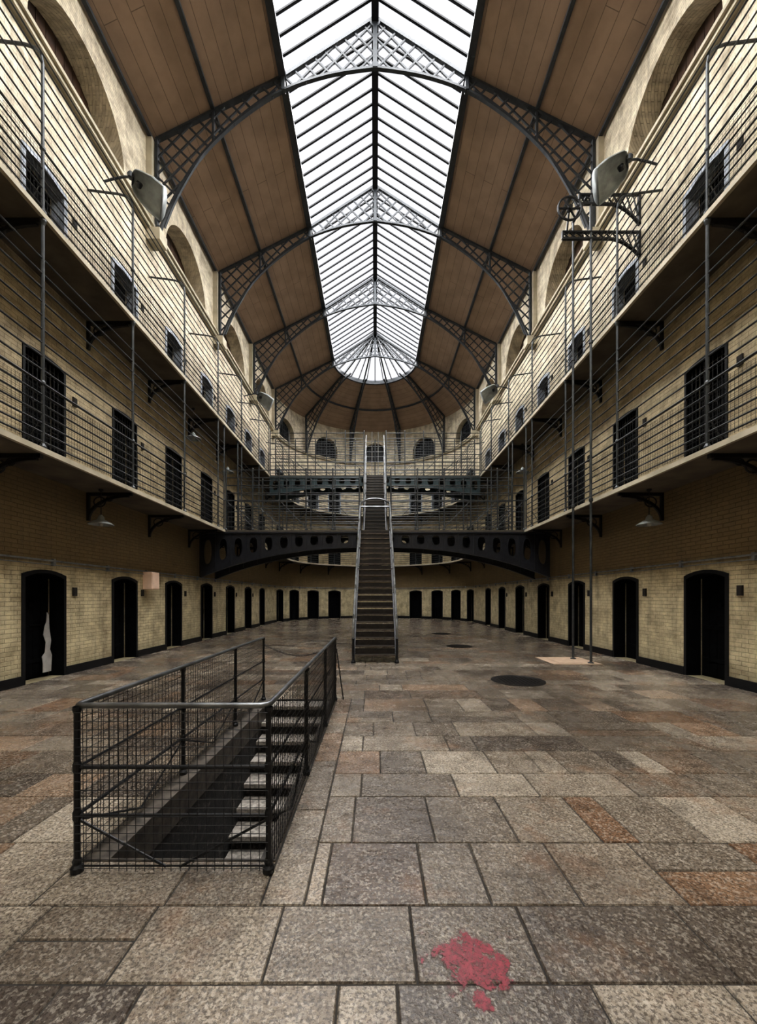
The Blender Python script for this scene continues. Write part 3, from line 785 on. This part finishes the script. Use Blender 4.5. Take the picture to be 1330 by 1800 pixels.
ob('paint_splash',g.mesh('paint_splash',REDP),loc=(.42,1.745,0),label='faded irregular red paint stain on the flagstones',cat='paint stain')
# ---------------------------------------------------------------- hoist
g=G(); y=9.6
def arm(x0,x1,zt,zb,drop):
    g.box(x0,x1,y-.03,y+.03,zt-.035,zt)
    n=int((x1-x0)/.16); w=(x1-x0)/n
    bot=lambda x: zb-(drop*max(0,(x-(x1-.75))/.75)**2)
    for k in range(n):
        a=x0+k*w;b=a+w
        g.bar((a,y,bot(a)),(b,y,bot(b)),.04,.06)
        g.bar((a,y,bot(a)),(b,y,zt-.02),.018,.03); g.bar((a,y,zt-.02),(b,y,bot(b)),.018,.03)
    g.bar((x1-.02,y,bot(x1)),(x1-.02,y,zt),.05,.06); g.bar((x0,y,zb),(x0,y,zt),.04,.06)
arm(4.92,6.38,11.32,11.08,.50)
arm(4.52,6.38,10.42,10.24,.42)
g.box(5.09,5.15,9.6,10.34,11.28,11.32)
g.bar((4.62,9.5,10.8),(5.05,9.6,11.1),.04,.04); g.bar((4.62,9.5,10.8),(4.62,9.6,10.42),.035,.04); g.bar((5.2,9.6,11.1),(5.2,9.6,10.45),.05,.05)
hz=ob('food_hoist',g.mesh('hoist_brackets',IRON),label='black iron hoist brackets and pulley fixed above the gallery',cat='hoist')
g=G(); rw=.275
g.tube([(rw*math.cos(2*pi*i/24),0,rw*math.sin(2*pi*i/24)) for i in range(24)],.026,6,True); g.lathe([(0,-.06),(.05,-.06),(.05,.06),(0,.06)],10,ax='y')
for k in range(6): g.bar((0,0,0),(rw*math.cos(pi*k/3),0,rw*math.sin(pi*k/3)),.028,.03)
ob('wheel',g.mesh('wheel',IRON),hz,(4.60,9.42,10.80))
for x,y in ((5.12,10.3),(5.2,9.6)):
    g=G(); g.tube([(0,0,.012),(0,0,11.28)],.030,8); g.lathe([(0,.012),(.07,.012),(.07,.03),(.026,.05)],10)
    for z in (3.95,7.75): g.lathe([(.026,z-.05),(.05,z-.03),(.05,z+.03),(.026,z+.05)],10)
    ob('guide_pole',g.mesh('guide_pole',RAILM),hz,(x,y,0))
g=G(); g.box(4.25,5.40,9.45,10.6,.001,.012); g.box(4.45,5.0,9.6,10.35,.012,.018)
ob('hoist_floor_plate',g.mesh('hoist_floor_plate',PLATE),label='tan square floor plate at the foot of the hoist poles',cat='floor plate')
# ---------------------------------------------------------------- lamps
def flood(loc,s):
    g=G(); n=16; K=16; vs=[];fs=[]
    for i in range(n+1):
        t=i/n; xx=-.72*t; w=.20+.14*min(1,t*1.6)**.7; h=.14+.12*math.sin(min(1,t*1.5)*pi/2)-.06*t
        if i==0: w*=.6;h*=.6
        if i==1: w*=.88;h*=.88
        for k in range(K+1):
            a=pi*k/K; ca=math.cos(a); sa=math.sin(a)
            vs.append((s*xx,w*math.copysign(abs(ca)**.7,ca),h*abs(sa)**.7))
    for i in range(n):
        for k in range(K): a=i*(K+1)+k; fs.append((a,a+1,a+K+2,a+K+1))
    fs.append(tuple(range(K+1))); fs.append(tuple(n*(K+1)+k for k in range(K+1)))
    g.add(vs,fs)
    sh=g.mesh('lamp_shade',LAMPG,True)
    g=G(); g.tube([(0,0,.05),(s*.18,0,.06),(s*.45,0,.0),(s*.62,0,-.05)],.024,8); g.lathe([(0,-.02),(.06,-.01),(.07,.07),(.04,.12),(0,.12)],14,(s*.02,0,.04))
    r=ob('floodlight',g.mesh('lamp_arm',IRONB),loc=loc,label='large grey hooded floodlight on a bracket arm at the upper gallery',cat='lamp',group='gallery floodlights')
    rot=(-.55,-s*.60,s*-.25)
    o=ob('lamp_shade',sh,r); o.rotation_euler=rot
    o.modifiers.new('sol','SOLIDIFY').thickness=.012
    g=G(); g.lathe([(0,-.06),(.05,-.05),(.07,0),(.04,.07),(.03,.09),(0,.09)],14,(s*-.16,0,.02))
    o=ob('bulb',g.mesh('bulb',IRON),r,(0,0,.0)); o.rotation_euler=rot
    return r
for y in (8.9,18.4):
    flood((-5.44,y,10.94),-1); flood((5.60,y-.1,11.22),1)
def pendant(loc,hang):
    g=G(); g.tube([(0,0,.12),(0,0,hang)],.009,6); g.lathe([(0,hang),(.05,hang),(.05,hang-.03),(0.01,hang-.06)],10)
    r=ob('pendant_lamp',g.mesh('lamp_rod',IRON),loc=loc,label='enamel coolie-shade pendant lamp hanging under the walkway',cat='lamp',group='pendant lamps')
    g=G(); g.lathe([(.235,-.015),(.24,0),(.16,.05),(.07,.10),(.055,.16),(.02,.2),(0,.2)],22); ob('lamp_shade',g.mesh('shade',LAMPG,True),r)
    g=G(); g.lathe([(0,-.05),(.035,-.035),(.045,0),(.03,.05),(.02,.09)],12); ob('bulb',g.mesh('bulb',LAMPW,True),r)
for s in (-1,1):
    for (y,z,h) in ((8.55,3.17,.75),(15.9,6.6,1.12),(12.9,6.75,.97) if s<0 else (18.0,3.2,.72)):
        pendant((s*5.88,y,z),h)
g=G(); g.box(-.055,.055,-.03,-.003,-.09,.09); g.box(-.04,.04,-.036,-.029,-.07,.07); vm=g.mesh('bell_box',NICHE)
for li,z0 in ((0,1.72),(1,Z1+1.75),(2,Z2+1.75)):
    for y in door_y[:6]:
        for uf in (UL,UR):
            u=uf(y+.75) if uf is UL else uf(y-.75)
            x,yy=P(u)
            ob('wall_bell_box',vm,loc=(x,yy,z0),rz=TH(u),label='small dark rusty box fixed on the wall beside a cell door',cat='bell box',group='cell bell boxes')
g=G(); g.box(-.19,.19,-.26,-.003,-.24,.24); me=g.mesh('utility_box',BOXP)
o=ob('utility_box',me,loc=(*P(UL(11.15)),1.6+.46),rz=TH(UL(5)),label='pale pinkish metal utility box mounted on the wall',cat='utility box')
md=o.modifiers.new('b','BEVEL'); md.width=.012; md.segments=2
g=G(); g.box(-.165,.165,-.27,-.261,-.21,.21); ob('box_door',g.mesh('box_door',BOXP),o)
for a,b in ((UL(1),L),(L,L+ARC),(L+ARC,UR(1))):
    g=G(); us=steps(a,b); g.tube([(*P(u,-.035),2.32) for u in us],.02,6); g.tube([(*P(u,-.03),2.24) for u in us],.01,5)
    u=a+.5
    while u<b:
        x,y=P(u,-.02); g.box(x-.03,x+.03,y-.03,y+.03,2.22,2.36); u+=1.6
    ob('conduit_pipe',g.mesh('conduit_pipe',GREYP),label='painted conduit pipe running along the cell wall',cat='pipe',group='wall conduits')
# ---------------------------------------------------------------- world & camera
w=bpy.data.worlds.new('sky'); S.world=w; w.use_nodes=True
bg=w.node_tree.nodes['Background']; bg.inputs[0].default_value=(.94,.94,.97,1); bg.inputs[1].default_value=1.12
sl=bpy.data.lights.new('overcast_sun','SUN'); sl.energy=48; sl.angle=math.radians(150); sl.color=(1,.985,.965)
so=bpy.data.objects.new('overcast_sun',sl); COL.objects.link(so); so.location=(0,8,30); so.rotation_euler=(math.radians(-6),0,0)
pl=bpy.data.lights.new('skylight_portal','AREA'); pl.shape='RECTANGLE'; pl.size=5.3; pl.size_y=34; pl.cycles.is_portal=True
po=bpy.data.objects.new('skylight_portal',pl); COL.objects.link(po); po.location=(0,10.8,18.6)
cam=bpy.data.cameras.new('camera'); co=bpy.data.objects.new('camera',cam); COL.objects.link(co)
co.location=(0,0,HZ); co.rotation_euler=(pi/2,0,0)
cam.sensor_fit='HORIZONTAL'; cam.sensor_width=36; cam.lens=700/1330*36
cam.shift_x=6/1330; cam.shift_y=150/1330; cam.clip_end=200
S.camera=co
S.view_settings.view_transform='Standard'; S.view_settings.exposure=0; S.view_settings.gamma=.84
